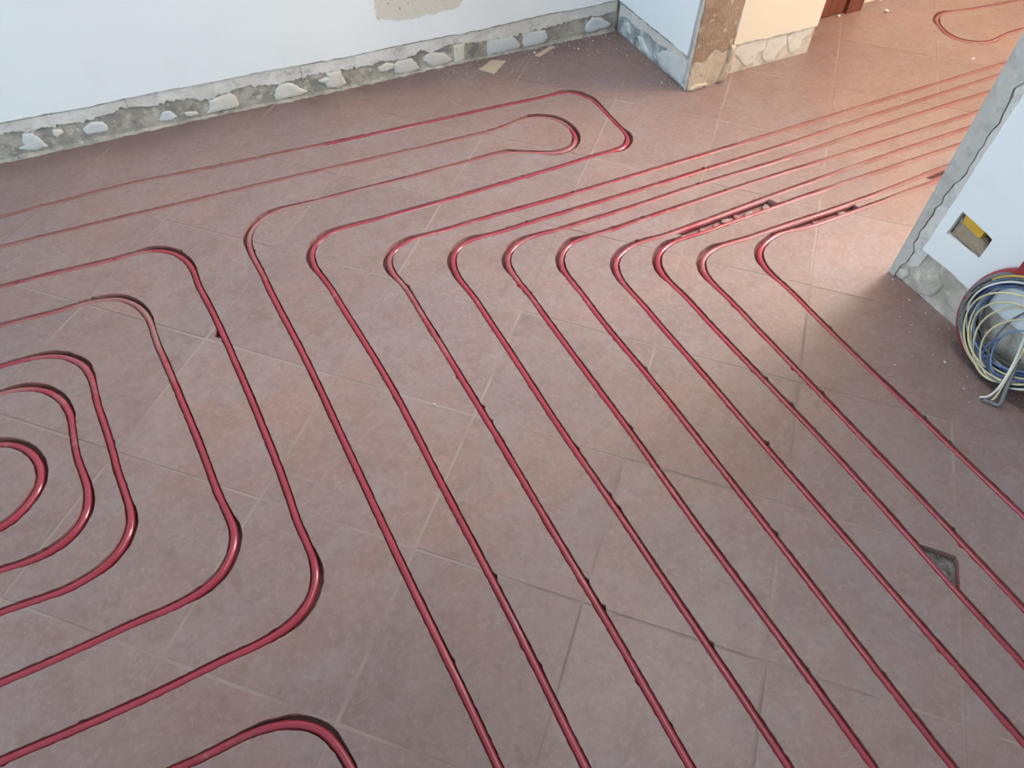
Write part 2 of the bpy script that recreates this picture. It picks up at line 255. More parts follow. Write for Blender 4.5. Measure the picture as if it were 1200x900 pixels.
LOW = [(2.2312, 0.0861), (2.1379, 0.0881), (2.088, 0.0841), (2.0559, 0.0759), (1.9671, 0.0801), (1.9202, 0.0744), (1.8594, 0.0772), (1.8174, 0.0818), (1.7952, 0.0941), (1.7104, 0.0799), (1.6723, 0.0769), (1.6113, 0.0776), (1.5847, 0.0774), (1.5569, 0.0619), (1.5332, 0.0594), (1.4788, 0.0681), (1.4207, 0.0791), (1.2979, 0.0608), (1.2418, 0.0668), (1.1739, 0.0703), (1.0854, 0.0667), (0.9799, 0.0598), (0.9543, 0.0669), (0.8297, 0.0598), (0.7994, 0.0816), (0.7591, 0.061), (0.6869, 0.0778), (0.585, 0.064), (0.5447, 0.0624), (0.4423, 0.0584), (0.3661, 0.063), (0.3029, 0.0638), (0.2071, 0.0715), (0.0755, 0.07), (0.0164, 0.0722)]
DABS = [[(2.0794, 0.0741), (2.0561, 0.0681), (2.0314, 0.0165), (2.0767, 0.0107), (2.1145, 0.026), (2.0896, 0.037), (2.0964, 0.0488)], [(2.0004, 0.0663), (1.9774, 0.0629), (1.9755, 0.0475), (1.9996, 0.0386), (2.007, 0.0505)], [(1.923, 0.0441), (1.8905, 0.0635), (1.8589, 0.0582), (1.8486, 0.0405), (1.8583, 0.02), (1.8805, 0.0231), (1.9169, 0.0274)], [(1.6983, 0.0235), (1.6769, 0.0489), (1.6556, 0.0463), (1.6415, 0.0198), (1.6612, 0.0143), (1.6917, 0.0167)], [(1.6176, 0.032), (1.5803, 0.0282), (1.5718, 0.0183), (1.5945, 0.0109), (1.6149, 0.0185)], [(1.5317, 0.055), (1.46, 0.0663), (1.4425, 0.0444), (1.442, 0.0185), (1.4512, 0.0102), (1.5165, 0.0102), (1.551, 0.0107), (1.5363, 0.0305)], [(1.2971, 0.0601), (1.2639, 0.0578), (1.2093, 0.0117), (1.2548, 0.0063), (1.3185, 0.0052), (1.3245, 0.0224), (1.315, 0.0436)], [(1.1691, 0.042), (1.1374, 0.0532), (1.1397, 0.0691), (1.0856, 0.0652), (1.0842, 0.0416), (1.0733, 0.0129), (1.1056, 0.0015), (1.1418, 0.0123), (1.1465, 0.0292)], [(0.8986, 0.0437), (0.8817, 0.0559), (0.829, 0.0554), (0.8003, 0.0096), (0.8547, 0.0025), (0.8965, 0.0115)], [(0.7895, 0.0473), (0.759, 0.0621), (0.711, 0.0497), (0.6766, 0.0186), (0.6964, 0.0066), (0.757, 0.0058), (0.788, 0.0311)], [(0.9558, 0.0453), (0.9231, 0.0593), (0.8981, 0.0489), (0.9002, 0.0282), (0.9525, 0.0289)], [(0.5407, 0.0606), (0.4368, 0.0642), (0.4061, 0.018), (0.4085, 0.0048), (0.5389, 0.0038)], [(0.3994, 0.0677), (0.3022, 0.0545), (0.288, 0.022), (0.3107, 0.0045), (0.3938, 0.0046)], [(0.1316, 0.0359), (0.1046, 0.0661), (0.0667, 0.0592), (0.0186, 0.0285), (0.0229, 0.0155), (0.1254, 0.01)], [(0.6719, 0.0707), (0.628, 0.0725), (0.6297, -0.0019), (0.6689, 0.0008)]]
EXT = {  # how each run goes on beyond what the photo shows: (start direction, length), (end direction, length)
 'P1': (((-1, 0), .7), ((0, -1), .7)), 'P2': (((-1, 0), .7), ((0, -1), .75)),
 'L1': (((-1, 0), .6), ((-1, 0), .5)), 'L2': (((-1, 0), .6), ((-1, 0), .5)), 'L3': (((-1, 0), .6), ((-1, 0), .5)), 'L4': (((-1, 0), .5), ((-1, 0), .45)),
 'L5': (((-1, .05), .3), ((-1, -.1), .3)), 'L6': (((-1, 0), .7), ((0, -1), .8)), 'FL': (((1, 0), .5), ((1, 0), .6))}
for i, e in zip(range(3, 11), (.7, .63, .57, .5, .45, .5, .6, .75)): EXT['P%d' % i] = (((1, 0), .7), ((0, -1), e))
STEP = .009
ROUTE = {}
for n, pts in PIPES.items():
    pts = [np.array(p) for p in pts]; (d0, l0), (d1, l1) = EXT[n]
    pts = [pts[0]+np.array(d0)*l0*k for k in (1, .5)]+pts+[pts[-1]+np.array(d1)*l1*k for k in (.5, 1)]
    P = resample(np.array(pts), STEP); A = gauss(P, 2.4); B = gauss(P, 13)
    T = np.gradient(gauss(P, 4), axis=0); k = np.abs(np.gradient(np.unwrap(np.arctan2(T[:, 1], T[:, 0]))))/STEP
    w = np.clip((k-1.2)/2, 0, 1); w = np.array([w[max(0, i-7):i+8].max() for i in range(len(w))]); w = np.clip(gauss(w, 4), 0, 1)[:, None]
    if n == 'L5': w[:] = 1
    ROUTE[n] = resample(A*w+B*(1-w), STEP)
CHIPS = [(-.819, .722, 4), (-.306, .703, 4), (-.496, .360, 3), (.532, .524, 4), (.463, .5285, 3), (.629, .124, 3), (.432, .061, 4), (.361, .132, 3), (1.069, .054, 4), (1.008, -.004, 4), (.014, -.040, 4), (.024, -.492, 5), (.024, -.539, 4), (.176, -.692, 4), (.178, -.832, 4), (.446, -.563, 4), (.313, -.694, 4), (.307, -.199, 3), (.782, -.723, 4), (.795, -.813, 5), (.702, -.715, 4), (.700, -.805, 6), (.9705, -.983, 5), (.968, -1.063, 5), (.799, -1.229, 5), (.791, -1.263, 5), (.1836, -1.204, 5), (.449, -1.067, 4), (-.132, -.8905, 5), (.0265, -.980, 5), (.025, -1.043, 5), (-.740, .269, 3), (-.492, .005, 13), (.5897, -.877, 7)]
GROOVE = {}
for n, P in ROUTE.items():
    T = np.gradient(P, axis=0); T /= np.linalg.norm(T, axis=1)[:, None]; Nn = np.stack([-T[:, 1], T[:, 0]], 1)
    ang = np.unwrap(np.arctan2(T[:, 1], T[:, 0])); k = gauss(np.gradient(ang)/STEP, 1.5)
    wide = np.clip((np.abs(k)-2.5)/5, 0, 1); wide = gauss(wide, 1.2)
    base = .0094
    wob = gauss(rng.normal(0, 1, len(P)), 6)*.0007
    l = base+rng.normal(0, .00045, len(P))+np.where(k < 0, wide, wide*.12)*.0085+wob
    r = base+rng.normal(0, .00045, len(P))+np.where(k > 0, wide, wide*.12)*.0085-wob*.3
    for _ in range(max(1, len(P)//45)):                        # little chips along the saw cut
        i = rng.integers(2, len(P)-2); (l if rng.random() < .5 else r)[i] += rng.uniform(.0012, .0030)
    for cx, cy, mm in CHIPS:
        d = np.hypot(P[:, 0]-cx, P[:, 1]-cy); i = int(d.argmin())
        if d[i] < .04:
            side = (np.array([cx, cy])-P[i]) @ Nn[i]; arr = l if side > 0 else r
            arr[i] += mm*.001
            if mm > 9: arr[max(0, i-1)] += .006; arr[min(len(P)-1, i+1)] += .009
    GROOVE[n] = (P+Nn*l[:, None], P-Nn*r[:, None])
def between(a, b, x0, x1):
    A = ROUTE[a]; B = ROUTE[b]
    pick = lambda Q: Q[(Q[:, 0] > x0) & (Q[:, 0] < x1)]
    A = pick(A[A[:, 1] > -.6]); B = pick(B[B[:, 1] > -.6])
    A = A[A[:, 0].argsort()][::3]; B = B[B[:, 0].argsort()[::-1]][::3]
    A = A[A[:, 1] > A[:, 1].max()-.06]; B = B[B[:, 1] > B[:, 1].max()-.06]
    return np.vstack([A, B])
SLOTS = [between('P7', 'P8', .80, 1.175), between('P9', 'P10', 1.075, 1.385), between('P9', 'P10', 1.675, 1.92)]
HOLE = np.array([(.698, -1.21), (.7065, -1.219), (.728, -1.240), (.752, -1.268), (.758, -1.277), (.751, -1.291), (.735, -1.306), (.712, -1.330), (.700, -1.340)])

# ------------------------------------------------------------ the floor: screed, grout, one mesh per tile, all with the sawn grooves
ZB = -.021
floor = obj('floor', [(-5, -2.6, ZB), (4.2, -2.6, ZB), (4.2, 1.1, ZB), (-5, 1.1, ZB), (-5, -2.6, -.08), (4.2, -2.6, -.08), (4.2, 1.1, -.08), (-5, 1.1, -.08)],
            [(0, 1, 2, 3), (7, 6, 5, 4), (0, 4, 5, 1), (1, 5, 6, 2), (2, 6, 7, 3), (3, 7, 4, 0)], 'screed')
tag(floor, 'red-brown tiled floor with sawn pipe grooves', 'floor', kind='structure')
TS = .36; C45 = math.sqrt(.5)
def t2w(i, j): i, j = np.asarray(i, float)*TS, np.asarray(j, float)*TS; return np.stack([C45*(i+j), C45*(j-i)], -1)
WA = np.array([1.272, .93]); WB = np.array([-.905, .992])           # foot of the back wall
wall_y = lambda x: WA[1]+(WA[0]-x)*(WB[1]-WA[1])/(WA[0]-WB[0])
quads = []
for Lq, Rq in GROOVE.values():
    for i in range(len(Lq)-1): quads.append((Lq[i], Lq[i+1], Rq[i+1], Rq[i]))
quads = np.array(quads); qmin = quads.min(1); qmax = quads.max(1)
segs = []
for Lq, Rq in GROOVE.values():
    for Q in (Lq, Rq): segs += [(Q[i], Q[i+1]) for i in range(len(Q)-1)]
for S in SLOTS+[HOLE]: segs += [(S[i-1], S[i]) for i in range(len(S))]
segs = np.array(segs); smin = segs.min(1); smax = segs.max(1)
def in_hole(c, near):
    res = np.zeros(len(c), bool)
    for q in near:
        s = [(q[(k+1) % 4][0]-q[k][0])*(c[:, 1]-q[k][1])-(q[(k+1) % 4][1]-q[k][1])*(c[:, 0]-q[k][0]) for k in range(4)]
        s = np.array(s); res |= (s > 0).all(0) | (s < 0).all(0)
    for S in SLOTS+[HOLE]: res |= inside(c, S)
    return res
gv, gf = [], []
def extrude(V, F, ztop, zbot):
    used = sorted({i for f in F for i in f}); ren = {o: k for k, o in enumerate(used)}; n = len(used); cnt = {}
    F = [tuple(ren[i] for i in f) for f in F]
    for f in F:
        for i in range(3): e = (f[i], f[(i+1) % 3]); cnt.setdefault(tuple(sorted(e)), []).append(e)
    verts = [(V[o][0], V[o][1], ztop(V[o])) for o in used]; faces = list(F); low = {}
    for es in cnt.values():
        if len(es) == 1:
            a, b = es[0]
            for q in (a, b):
                if q not in low: low[q] = len(verts); verts.append((verts[q][0], verts[q][1], zbot))
            faces.append((b, a, low[a], low[b]))
    return verts, faces
J = .0065/2/TS
def edge_dist(c, Q):
    d = 1.
    for k in range(4):
        e = Q[(k+1) % 4]-Q[k]; d = min(d, abs((c[0]-Q[k][0])*e[1]-(c[1]-Q[k][1])*e[0])/np.linalg.norm(e))
    return d
for i in range(-9, 14):
    for j in range(-9, 11):
        cell = t2w([i, i+1, i+1, i], [j, j, j+1, j+1]); cx, cy = cell.mean(0)
        if cx < -2.45 or cx > 3.95 or cy < -2.45 or cy > 1.15: continue
        if cx < 1.3 and cell[:, 1].min() > wall_y(cx): continue
        if cx > 1.6 and (cell[:, 1].min() > .72 or cy < -1.8): continue
        if 1.3 < cx < 1.85 and cell[:, 1].min() > .6: continue
        jit = rng.normal(0, .0007, (4, 2))
        inner = t2w([i+J, i+1-J, i+1-J, i+J], [j+J, j+J, j+1-J, j+1-J])+jit
        lo = cell.min(0)-.012; hi = cell.max(0)+.012
        sel = (smin < hi).all(1) & (smax > lo).all(1); qs = (qmin < hi).all(1) & (qmax > lo).all(1)
        pts = [Vector(p) for p in cell]+[Vector(p) for p in inner]; edges = [(k, (k+1) % 4) for k in range(4)]+[(4+k, 4+(k+1) % 4) for k in range(4)]
        keyd = {}
        for a, b in segs[sel]:
            ids = []
            for q in (a, b):
                kq = (round(float(q[0]), 6), round(float(q[1]), 6))
                if kq not in keyd: keyd[kq] = len(pts); pts.append(Vector(q))
                ids.append(keyd[kq])
            edges.append(tuple(ids))
        clip = cell[:, 1].max() > wall_y(cx)-.02 and cell[:, 0].min() < 1.4
        if clip:
            s = len(pts); pts += [Vector((-3.0, wall_y(-3.0)+.01)), Vector((1.42, wall_y(1.42)+.01))]; edges.append((s, s+1))
        V, E, F, *_ = delaunay_2d_cdt(pts, edges, [], 0, 1e-6)
        V = np.array([tuple(v) for v in V]); F = [tuple(f) for f in F]
        c = np.array([V[list(f)].mean(0) for f in F])
        ok = inside(c, cell) & ~in_hole(c, quads[qs])
        if clip: ok &= ~((c[:, 1] > wall_y(c[:, 0])+.01) & (c[:, 0] < 1.4))
        tin = inside(c, inner)
        tf = [f for f, a, b in zip(F, ok, tin) if a and b]; gfc = [f for f, a, b in zip(F, ok, tin) if a and not b]
        if tf:
            h = rng.normal(0, .0002); tx, ty = rng.normal(0, .0012, 2)
            v, f = extrude(V, tf, lambda q: h+tx*(q[0]-cx)+ty*(q[1]-cy), ZB)
            o = obj('floor_tile', v, f, 'tile', floor); o.data.materials.append(M['cut'])
            o.data.polygons.foreach_set('material_index', [int(abs(p.normal.z) < .5 and edge_dist(p.center, inner) > .0006) for p in o.data.polygons])
        if gfc:
            v, f = extrude(V, gfc, lambda q: -.0006, ZB); s = len(gv); gv += v; gf += [tuple(k+s for k in q) for q in f]
sv, sf = [], []
for i in range(-18, 14):
    for j in range(-18, 8):
        inner = t2w([i+J, i+1-J, i+1-J, i+J], [j+J, j+J, j+1-J, j+1-J]); cx, cy = inner.mean(0)
        if cx >= -2.45 or inner[:, 0].min() < -4.99 or inner[:, 1].min() < -2.59 or inner[:, 1].max() > wall_y(cx): continue
        s = len(sv); sv += [(x, y, z) for z in (0, ZB) for x, y in inner]; sf += [(s, s+1, s+2, s+3)]+[(s+k, s+(k+1) % 4, s+4+(k+1) % 4, s+4+k) for k in range(4)]
tag(obj('floor_tile_field', sv, sf, 'tile', floor), kind='stuff')
tag(obj('grout', gv, gf, 'grout', floor), 'pale dusty grout between the tiles', kind='stuff')

# ------------------------------------------------------------ heating pipes
ORD = ['first', 'second', 'third', 'fourth', 'fifth', 'sixth', 'seventh', 'eighth']
LAB = {'P1': 'red heating pipe of the wide loop with squared end, nearest the back wall', 'P2': 'dusty red heating pipe with the narrow rounded loop end inside the wide loop',
       'L1': 'outermost red pipe of the spiral at the left edge of the floor', 'L2': 'second red pipe inward from the outside of the left spiral', 'L3': 'third red pipe inward from the outside of the left spiral',
       'L4': 'fourth red pipe inward, wrapped around the innermost loop of the left spiral', 'L5': 'innermost small red loop at the centre of the left spiral',
       'L6': 'red pipe corner at the bottom edge below the left spiral', 'FL': 'red pipe loop with rounded end far beyond the doorway'}
for i in range(8): LAB['P%d' % (i+3)] = 'red pipe through the doorway, %s of eight parallel runs counting from the back wall' % ORD[i]
def dust_of(n, P):
    x, y = P[:, 0], P[:, 1]; d = np.full(len(P), .05)
    d += gauss(rng.normal(0, 1, len(P)), 14)*(.2+.3*(y > -.1)) - .1*(y < -.2)
    if n == 'P2': d += np.where(y > .3, .5, np.where(y > .12, .3, 0)); d -= np.where((x > .72) & (y < .43) & (y > .36), .4, 0)
    if n == 'P1': d += np.where((y > .6) & (x < .0), .6, 0)
    if n.startswith('L'): d += np.where((y > .0) & (x < -.55), .3, 0)
    d += np.clip((x-.9)*.9, 0, .5)*(y > -.36)
    if n in ('P3', 'P5', 'P6', 'P7', 'P9'): d += np.where((y > -.35) & (y < .1) & (x < 1.2), .22, 0)
    if n in ('P9', 'P10'): d += .08
    return gauss(d, 3)
def buried(n, P):
    x, y = P[:, 0], P[:, 1]; d = np.zeros(len(P))
    if n in ('P3', 'P4', 'P5', 'P6', 'P7', 'P8', 'P9', 'P10'): d = np.clip((x-[0, 0, 0, 1.15, 1.3, 1.25, 1.3, 1.28, 1.25, 1.42, 1.42][int(n[1:])])/.12, 0, 1)
    if n == 'FL': d = np.clip((x-2.74)/.05, 0, 1)
    if n == 'P1': d = np.clip((.05-x)/.2, 0, 1)*(y > .5)
    if n == 'P2': d = np.clip((.62-x)/.1, 0, 1)*(y > .44)*.9+np.clip((.62-x)/.1, 0, 1)*np.clip((x-.1)/.2, 0, 1)*(y < .44)*(y > .2)*.8
    if n in ('L1', 'L2'): d = np.clip((-.82-x)/.1, 0, 1)*(y > 0)*.7
    return np.clip(gauss(d, 2), 0, 1)
for n, P in ROUTE.items():
    bur = buried(n, P)
    if bur.max() > .1:      # dust settled in the groove over the pipe
        Lq, Rq = GROOVE[n]; dv, df = [], []; prev = False
        hz = gauss(rng.normal(0, 1, len(P)), 4)*.0016
        for i in range(len(P)):
            if bur[i] < .05: prev = False; continue
            zt = -.0155+.0118*bur[i]+hz[i]*bur[i]; s0 = len(dv)
            for t in (0, .28, .5, .72, 1): dv.append((*(Lq[i]*(1-t)+Rq[i]*t), zt-.0009*(1-abs(t-.5)*2)))
            if prev: df += [(s0-5+q, s0-4+q, s0+1+q, s0+q) for q in range(4)]
            prev = True
        tag(obj('groove_dust', dv, df, 'dust_fill', floor), 'red-brown dust settled in the groove', kind='stuff')
    z = -.0094+gauss(rng.normal(0, 1, len(P)), 14)*.0014-bur*.0030
    off = gauss(rng.normal(0, 1, len(P)), 14)*.0016
    T = np.gradient(P, axis=0); T /= np.linalg.norm(T, axis=1)[:, None]; Nn = np.stack([-T[:, 1], T[:, 0]], 1)
    Q = P+Nn*np.clip(off, -.0005, .0005)[:, None]
    o = tube('heating_pipe', np.c_[Q, z], .0087, 'pipe', sides=12, dust=dust_of(n, P))
    tag(o, LAB[n], 'pipe', 'red underfloor heating pipes in the sawn grooves')

# ------------------------------------------------------------ rubble in the broken-out slots
def chunk(name, c, size, material, parent=None, flat=.5, seed=0):
    r = np.random.default_rng(seed); bm = bmesh.new(); bmesh.ops.create_icosphere(bm, subdivisions=1, radius=1)
    a = r.uniform(0, 6.28)
    for v in bm.verts:
        k = r.uniform(.7, 1.1); x, y, z = v.co*k
        v.co = (c[0]+(x*math.cos(a)-y*math.sin(a)*.6)*size, c[1]+(x*math.sin(a)+y*math.cos(a)*.6)*size, c[2]+max(z, -.85)*size*flat)
    me = bpy.data.meshes.new(name); bm.to_mesh(me); bm.free(); me.materials.append(M[material]); o = bpy.data.objects.new(name, me); COL.objects.link(o)
    if parent: o.parent = parent
    return o
k = 0
SL_LAB = ['chunk of grey mortar in the long broken slot between the doorway pipes', 'chunk of mortar in the broken slot nearest the right-hand wall']
for s, (a, b, x0, x1, nn) in enumerate((('P7', 'P8', .80, 1.175, 7), ('P9', 'P10', 1.075, 1.385, 3))):
    for i in range(nn):
        x = x0+.02+(x1-x0-.04)*(i+.5)/nn+rng.uniform(-.016, .016)
        ya = np.interp(x, *zip(*sorted(map(tuple, ROUTE[a][(ROUTE[a][:, 0] > x0-.1) & (ROUTE[a][:, 1] > -.34)])))); yb = np.interp(x, *zip(*sorted(map(tuple, ROUTE[b][(ROUTE[b][:, 0] > x0-.1) & (ROUTE[b][:, 1] > -.34)]))))
        y = (ya+yb)/2+rng.uniform(-.003, .003); sz = rng.uniform(.010, .023); k += 1
        frag = i % 3 == 1
        o = chunk('tile_fragment' if frag else 'mortar_chunk', (x, y, ZB+sz*.20), sz, 'cut' if frag else 'mortar', seed=k, flat=.26)
        tag(o, ('piece of reddish tile in ' if frag else 'chunk of grey mortar in ')+('the long broken slot between the doorway pipes' if s == 0 else 'the broken slot nearest the right-hand wall'), 'rubble', 'rubble in the broken slots')
o = obj('mortar_bed', [(.690, -1.20, -.0195), (.770, -1.275, -.0195), (.765, -1.30, -.0195), (.69, -1.352, -.0195), (.722, -1.255, -.019), (.735, -1.275, -.013), (.722, -1.300, -.018)],
        [(0, 1, 4), (1, 5, 4), (1, 2, 5), (2, 6, 5), (2, 3, 6), (3, 4, 6), (3, 0, 4), (4, 5, 6)], 'mortar_dark', floor)
tag(o, 'dark grey mortar bared where a tile corner broke off')
for i, (x, y, s) in enumerate(((.742, -1.272, .008), (.728, -1.292, .009), (.735, -1.258, .007), (.716, -1.308, .008), (.748, -1.284, .006))):
    tag(chunk('mortar_chunk', (x, y, -.0165), s, 'mortar_dark', seed=90+i), 'crumb of dark mortar in the hole where a tile corner broke off', 'rubble', 'crumbs in the broken tile corner')

# ------------------------------------------------------------ back wall
ub = np.array([WB[0]-WA[0], WB[1]-WA[1]]); ub /= np.linalg.norm(ub); nb = np.array([-ub[1], ub[0]]); nb = -nb if nb[1] > 0 else nb
def bk(u, v, w): return (WA[0]+ub[0]*u+nb[0]*w, WA[1]+ub[1]*u+nb[1]*w, v)
wall_back = plate('wall_back', [(-.02, -.01), (6.25, -.01), (6.25, 2.7), (-.02, 2.7)], [], bk, -.15, -.006, 'raw')
tag(wall_back, 'long white wall at the back with a stripped skirting band', 'wall', kind='structure')
top = [(6.25, .121), (3.3, .124), (2.7, .122)]+TOP+[(.0, .118)]
paint = rough(top, .02, .0011, closed=False)
plate('painted_plaster', [(0, 2.7), (6.25, 2.7)]+paint, [], bk, -.006, .004, 'paint', wall_back)
# the chalky band left under the paint edge, broken into pieces
topa = np.array(sorted(TOP+[(2.7, .122), (6.25, .121), (0, .118)])); lowa = np.array(sorted(LOW+[(2.5, .08), (3.0, .075), (6.25, .08), (0, .072)]))
def band(u0, u1, drop=.0035):
    us = np.append(np.arange(u0, u1, .007), u1); up = [(u, np.interp(u, topa[:, 0], topa[:, 1])-drop-abs(rng.normal(0, .0016))) for u in us]
    dn = [(u, np.interp(u, lowa[:, 0], lowa[:, 1])+rng.normal(0, .0028)) for u in us[::-1]]
    return up+dn
u = .004
while u < 6.2:
    w = rng.uniform(.35, .8)
    plate('plaster_residue', band(u, min(u+w, 6.24), rng.choice([.0015, .004, .006])), [], bk, -.007, -.0005+rng.uniform(-.0015, .001), 'residue', wall_back); u += w+rng.uniform(.0006, .002)
for i, d in enumerate(DABS):
    lump('plaster_dab', d, bk, -.006, rng.uniform(.004, .008), 'beige' if i in (1, 10, 14) else ('dab_cool' if i in (11, 12, 13, 0, 2, 3) else 'dab'), wall_back)
for x in (2.3, 2.62, 2.95, 3.3, 3.75, 4.1, 4.6, 5.0, 5.5, 5.9):
    lump('plaster_dab', [(x, .012), (x+.08, .01), (x+.09, .05), (x+.04, .07), (x-.01, .05)], bk, -.006, .006, 'dab', wall_back)
o = plate('filler_patch', rough([(.945, .42), (.9444, .2771), (.9433, .213), (.837, .1964), (.7353, .1982), (.6503, .2062), (.63, .23), (.64, .33), (.68, .42), (.8, .45)], .01, .002), [], bk, .003, .0048, 'beige', wall_back)
tag(o, 'beige filler patch with small pits')
for (u_, v_, r_) in ((.79, .262, .006), (.755, .27, .004), (.70, .245, .003), (.86, .235, .0035), (.73, .268, .005), (.9, .26, .003), (.83, .25, .003)):
    lump('filler_pit', [(u_+r_*math.cos(a), v_+r_*math.sin(a)) for a in (0, 1.2, 2.3, 3.4, 4.4, 5.4)], bk, .0043, .0012, 'mortar_dark', wall_back)
# mortar fillet left along the foot of the wall
fv, ff = [], []
us = np.arange(0, 6.2, .015)
for i, u_ in enumerate(us):
    d = .006+abs(rng.normal(0, .004))+.004*math.sin(u_*7); hgt = .004+abs(rng.normal(0, .0025))
    fv += [bk(u_, -.002, -.006), bk(u_, hgt, -.0055), bk(u_, hgt*.4+.001, d*.6-.004), bk(u_, -.001, d)]
for i in range(len(us)-1):
    for q in range(3): ff.append((i*4+q, i*4+q+1, i*4+q+5, i*4+q+4))
obj('mortar_fillet', fv, ff, 'raw', wall_back)

# ------------------------------------------------------------ right wall, part beside the corner
RX = 1.272
def rw(x0): return lambda u, v, w: (x0-w, u, v)
wall_right = plate('wall_right', [(.456, -.01), (.925, -.01), (.925, 2.7), (.456, 2.7)], [], rw(RX), -.175, -.006, 'raw_cool')
tag(wall_right, 'short pale blue-white wall between the corner and the doorway', 'wall', kind='structure')
rt = rough([(.924, .117), (.727, .117), (.597, .119), (.480, .1153)], .02, .0012, closed=False)
rs = rough([(.480, .1153), (.478, .2183), (.476, .2908), (.474, .40), (.475, 2.7)], .03, .0012, closed=False)
plate('painted_plaster', rt+rs+[(.924, 2.7)], [], rw(RX), -.006, .003, 'paint_cool', wall_right)
plate('plaster_residue', rough([(.915, .108), (.80, .110), (.66, .110), (.56, .112), (.49, .110), (.485, .088), (.60, .086), (.66, .074), (.72, .083), (.80, .070), (.86, .078), (.915, .055)], .012, .0015), [], rw(RX), -.007, -.001, 'residue', wall_right)
for d in ([(.6597, .0378), (.5928, .0864), (.51, .098), (.4814, .1), (.4769, .0576), (.4902, .004), (.5443, .004), (.6077, .0067), (.6386, .0157)], [(.885, .05), (.85, .065), (.83, .03), (.86, .02)], [(.79, .045), (.75, .05), (.70, .012), (.74, .008)]):
    lump('plaster_dab', d, rw(RX), -.006, .006, 'dab_cool', wall_right)
plate('corner_strip', rough([(.474, .05), (.474, 2.7), (.458, 2.7), (.458, .03)], .03, .001), [], rw(RX), -.007, -.0015, 'strip', wall_right)
plate('corner_edge', rough([(.4615, .0), (.4615, 2.7), (.4560, 2.7), (.4560, .0)], .02, .0006), [], rw(RX), -.007, .0015, 'rough_white', wall_right)
# door reveal on the same wall
def yw(y0): return lambda u, v, w: (u, y0-w, v)
plate('reveal_plaster', rough([(1.276, .10), (1.276, 2.08), (1.44, 2.08), (1.44, .13), (1.40, .11), (1.36, .13), (1.32, .095)], .02, .002), [], yw(.456), -.001, .004, 'jamb', wall_right)
plate('reveal_plaster', rough([(1.276, .0), (1.276, .102), (1.32, .098), (1.36, .132), (1.40, .113), (1.445, .132), (1.448, .0)], .012, .002), [], yw(.456), -.001, .007, 'jamb_low', wall_right)
lump('plaster_ridge', [(1.40, .0), (1.44, .0), (1.455, .06), (1.452, .13), (1.43, .14), (1.425, .07)], yw(.456), .0, .014, 'jamb_low', wall_right)
lump('plaster_ridge', [(1.28, .0), (1.34, .0), (1.36, .014), (1.31, .02), (1.28, .012)], yw(.456), .004, .012, 'jamb_low', wall_right)
box('door_lintel', 1.28, 1.44, -.557, .456, 2.1, 2.7, 'paint', wall_right)
# ------------------------------------------------------------ yellow hallway wall
wall_hall = plate('wall_hallway', [(1.452, -.01), (1.853, -.01), (1.853, 2.7), (1.452, 2.7)], [], yw(.482), -.2, -.005, 'foot')
tag(wall_hall, 'pale yellow wall beyond the doorway with bare plaster at its foot', 'wall', kind='structure')
plate('painted_plaster', [(1.853, 2.7), (1.452, 2.7)]+rough([(1.452, .114), (1.60, .109), (1.75, .107), (1.853, .105)], .015, .0013, closed=False), [], yw(.482), -.006, .003, 'yellow', wall_hall)
for d in ([(1.475, .085), (1.5018, .104), (1.6293, .104), (1.6294, .06), (1.600, .0483), (1.595, .02), (1.564, .0045), (1.5238, .0382)], [(1.6229, .0325), (1.6326, .095), (1.7204, .099), (1.7300, .060), (1.7036, .035), (1.6938, .006), (1.650, .004)], [(1.7221, .0839), (1.76, .1), (1.848, .099), (1.8377, .0721), (1.8025, .0591), (1.8063, .0256), (1.7706, .012), (1.7497, .030)]):
    lump('plaster_dab', d, yw(.482), -.005, .0022, 'dab', wall_hall)
# end of the hallway: wooden door, white wall
wall_far = box('wall_far', 1.853, 4.2, .705, .85, 0, 2.7, 'yellow'); tag(wall_far, 'pale wall at the far end of the hallway', 'wall', kind='structure')
fw = box('baseboard', 2.42, 4.2, .692, .705, 0, .07, 'white', wall_far)
door = empty('door_1', (2.15, .69, 0)); tag(door, 'red-brown wooden door frame foot beyond the yellow wall', 'door', kind='structure')
for nme, a in (('door_leaf', (1.87, 2.205, .672, .704, .004, 2.05)), ('door_frame', (2.205, 2.285, .660, .704, 0, 2.12))):
    v, f = box_verts(*a); obj(nme, [(x-2.15, y-.69, z) for x, y, z in v], f, 'wood', door)
v, f = box_verts(1.92, 2.16, .668, .673, .15, .95); obj('door_panel', [(x-2.15, y-.69, z) for x, y, z in v], f, 'wood', door)

# ------------------------------------------------------------ right wall, part in the foreground (pillar side)
PX = 1.26
BOX = [(-.6461, .207), (-.6536, .2829), (-.7533, .2714), (-.7504, .2036)]
wall_pillar = plate('wall_doorway', [(-.557, -.01), (-2.6, -.01), (-2.6, 2.7), (-.557, 2.7)], [BOX], rw(PX), -.18, -.010, 'foot')
tag(wall_pillar, 'white foreground wall at the right with a cracked grey edge and bare foot', 'wall', kind='structure')
crackz = np.arange(.0, 2.71, .02)
cy_ = np.array([np.interp(z, [0, .04, .07, .12, .17, .26, .354, .394, .508, .608, .8, 2.7], [-.578, -.580, -.594, -.586, -.583, -.590, -.6029, -.6075, -.6095, -.6110, -.607, -.6]) for z in crackz])+rng.normal(0, .0026, len(crackz))
plate('cement_strip', [(-.5575, 2.7), (-.5575, 0)]+[(y+.0016, z) for y, z in zip(cy_, crackz)], [], rw(PX), -.011, -.001, 'strip', wall_pillar)
pe = [(np.interp(z, [.127, .29, .40, .58, .8, 2.7], [-.6135, -.6213, -.6233, -.632, -.63, -.625])+rng.normal(0, .001), z) for z in np.arange(.128, 2.71, .02)]
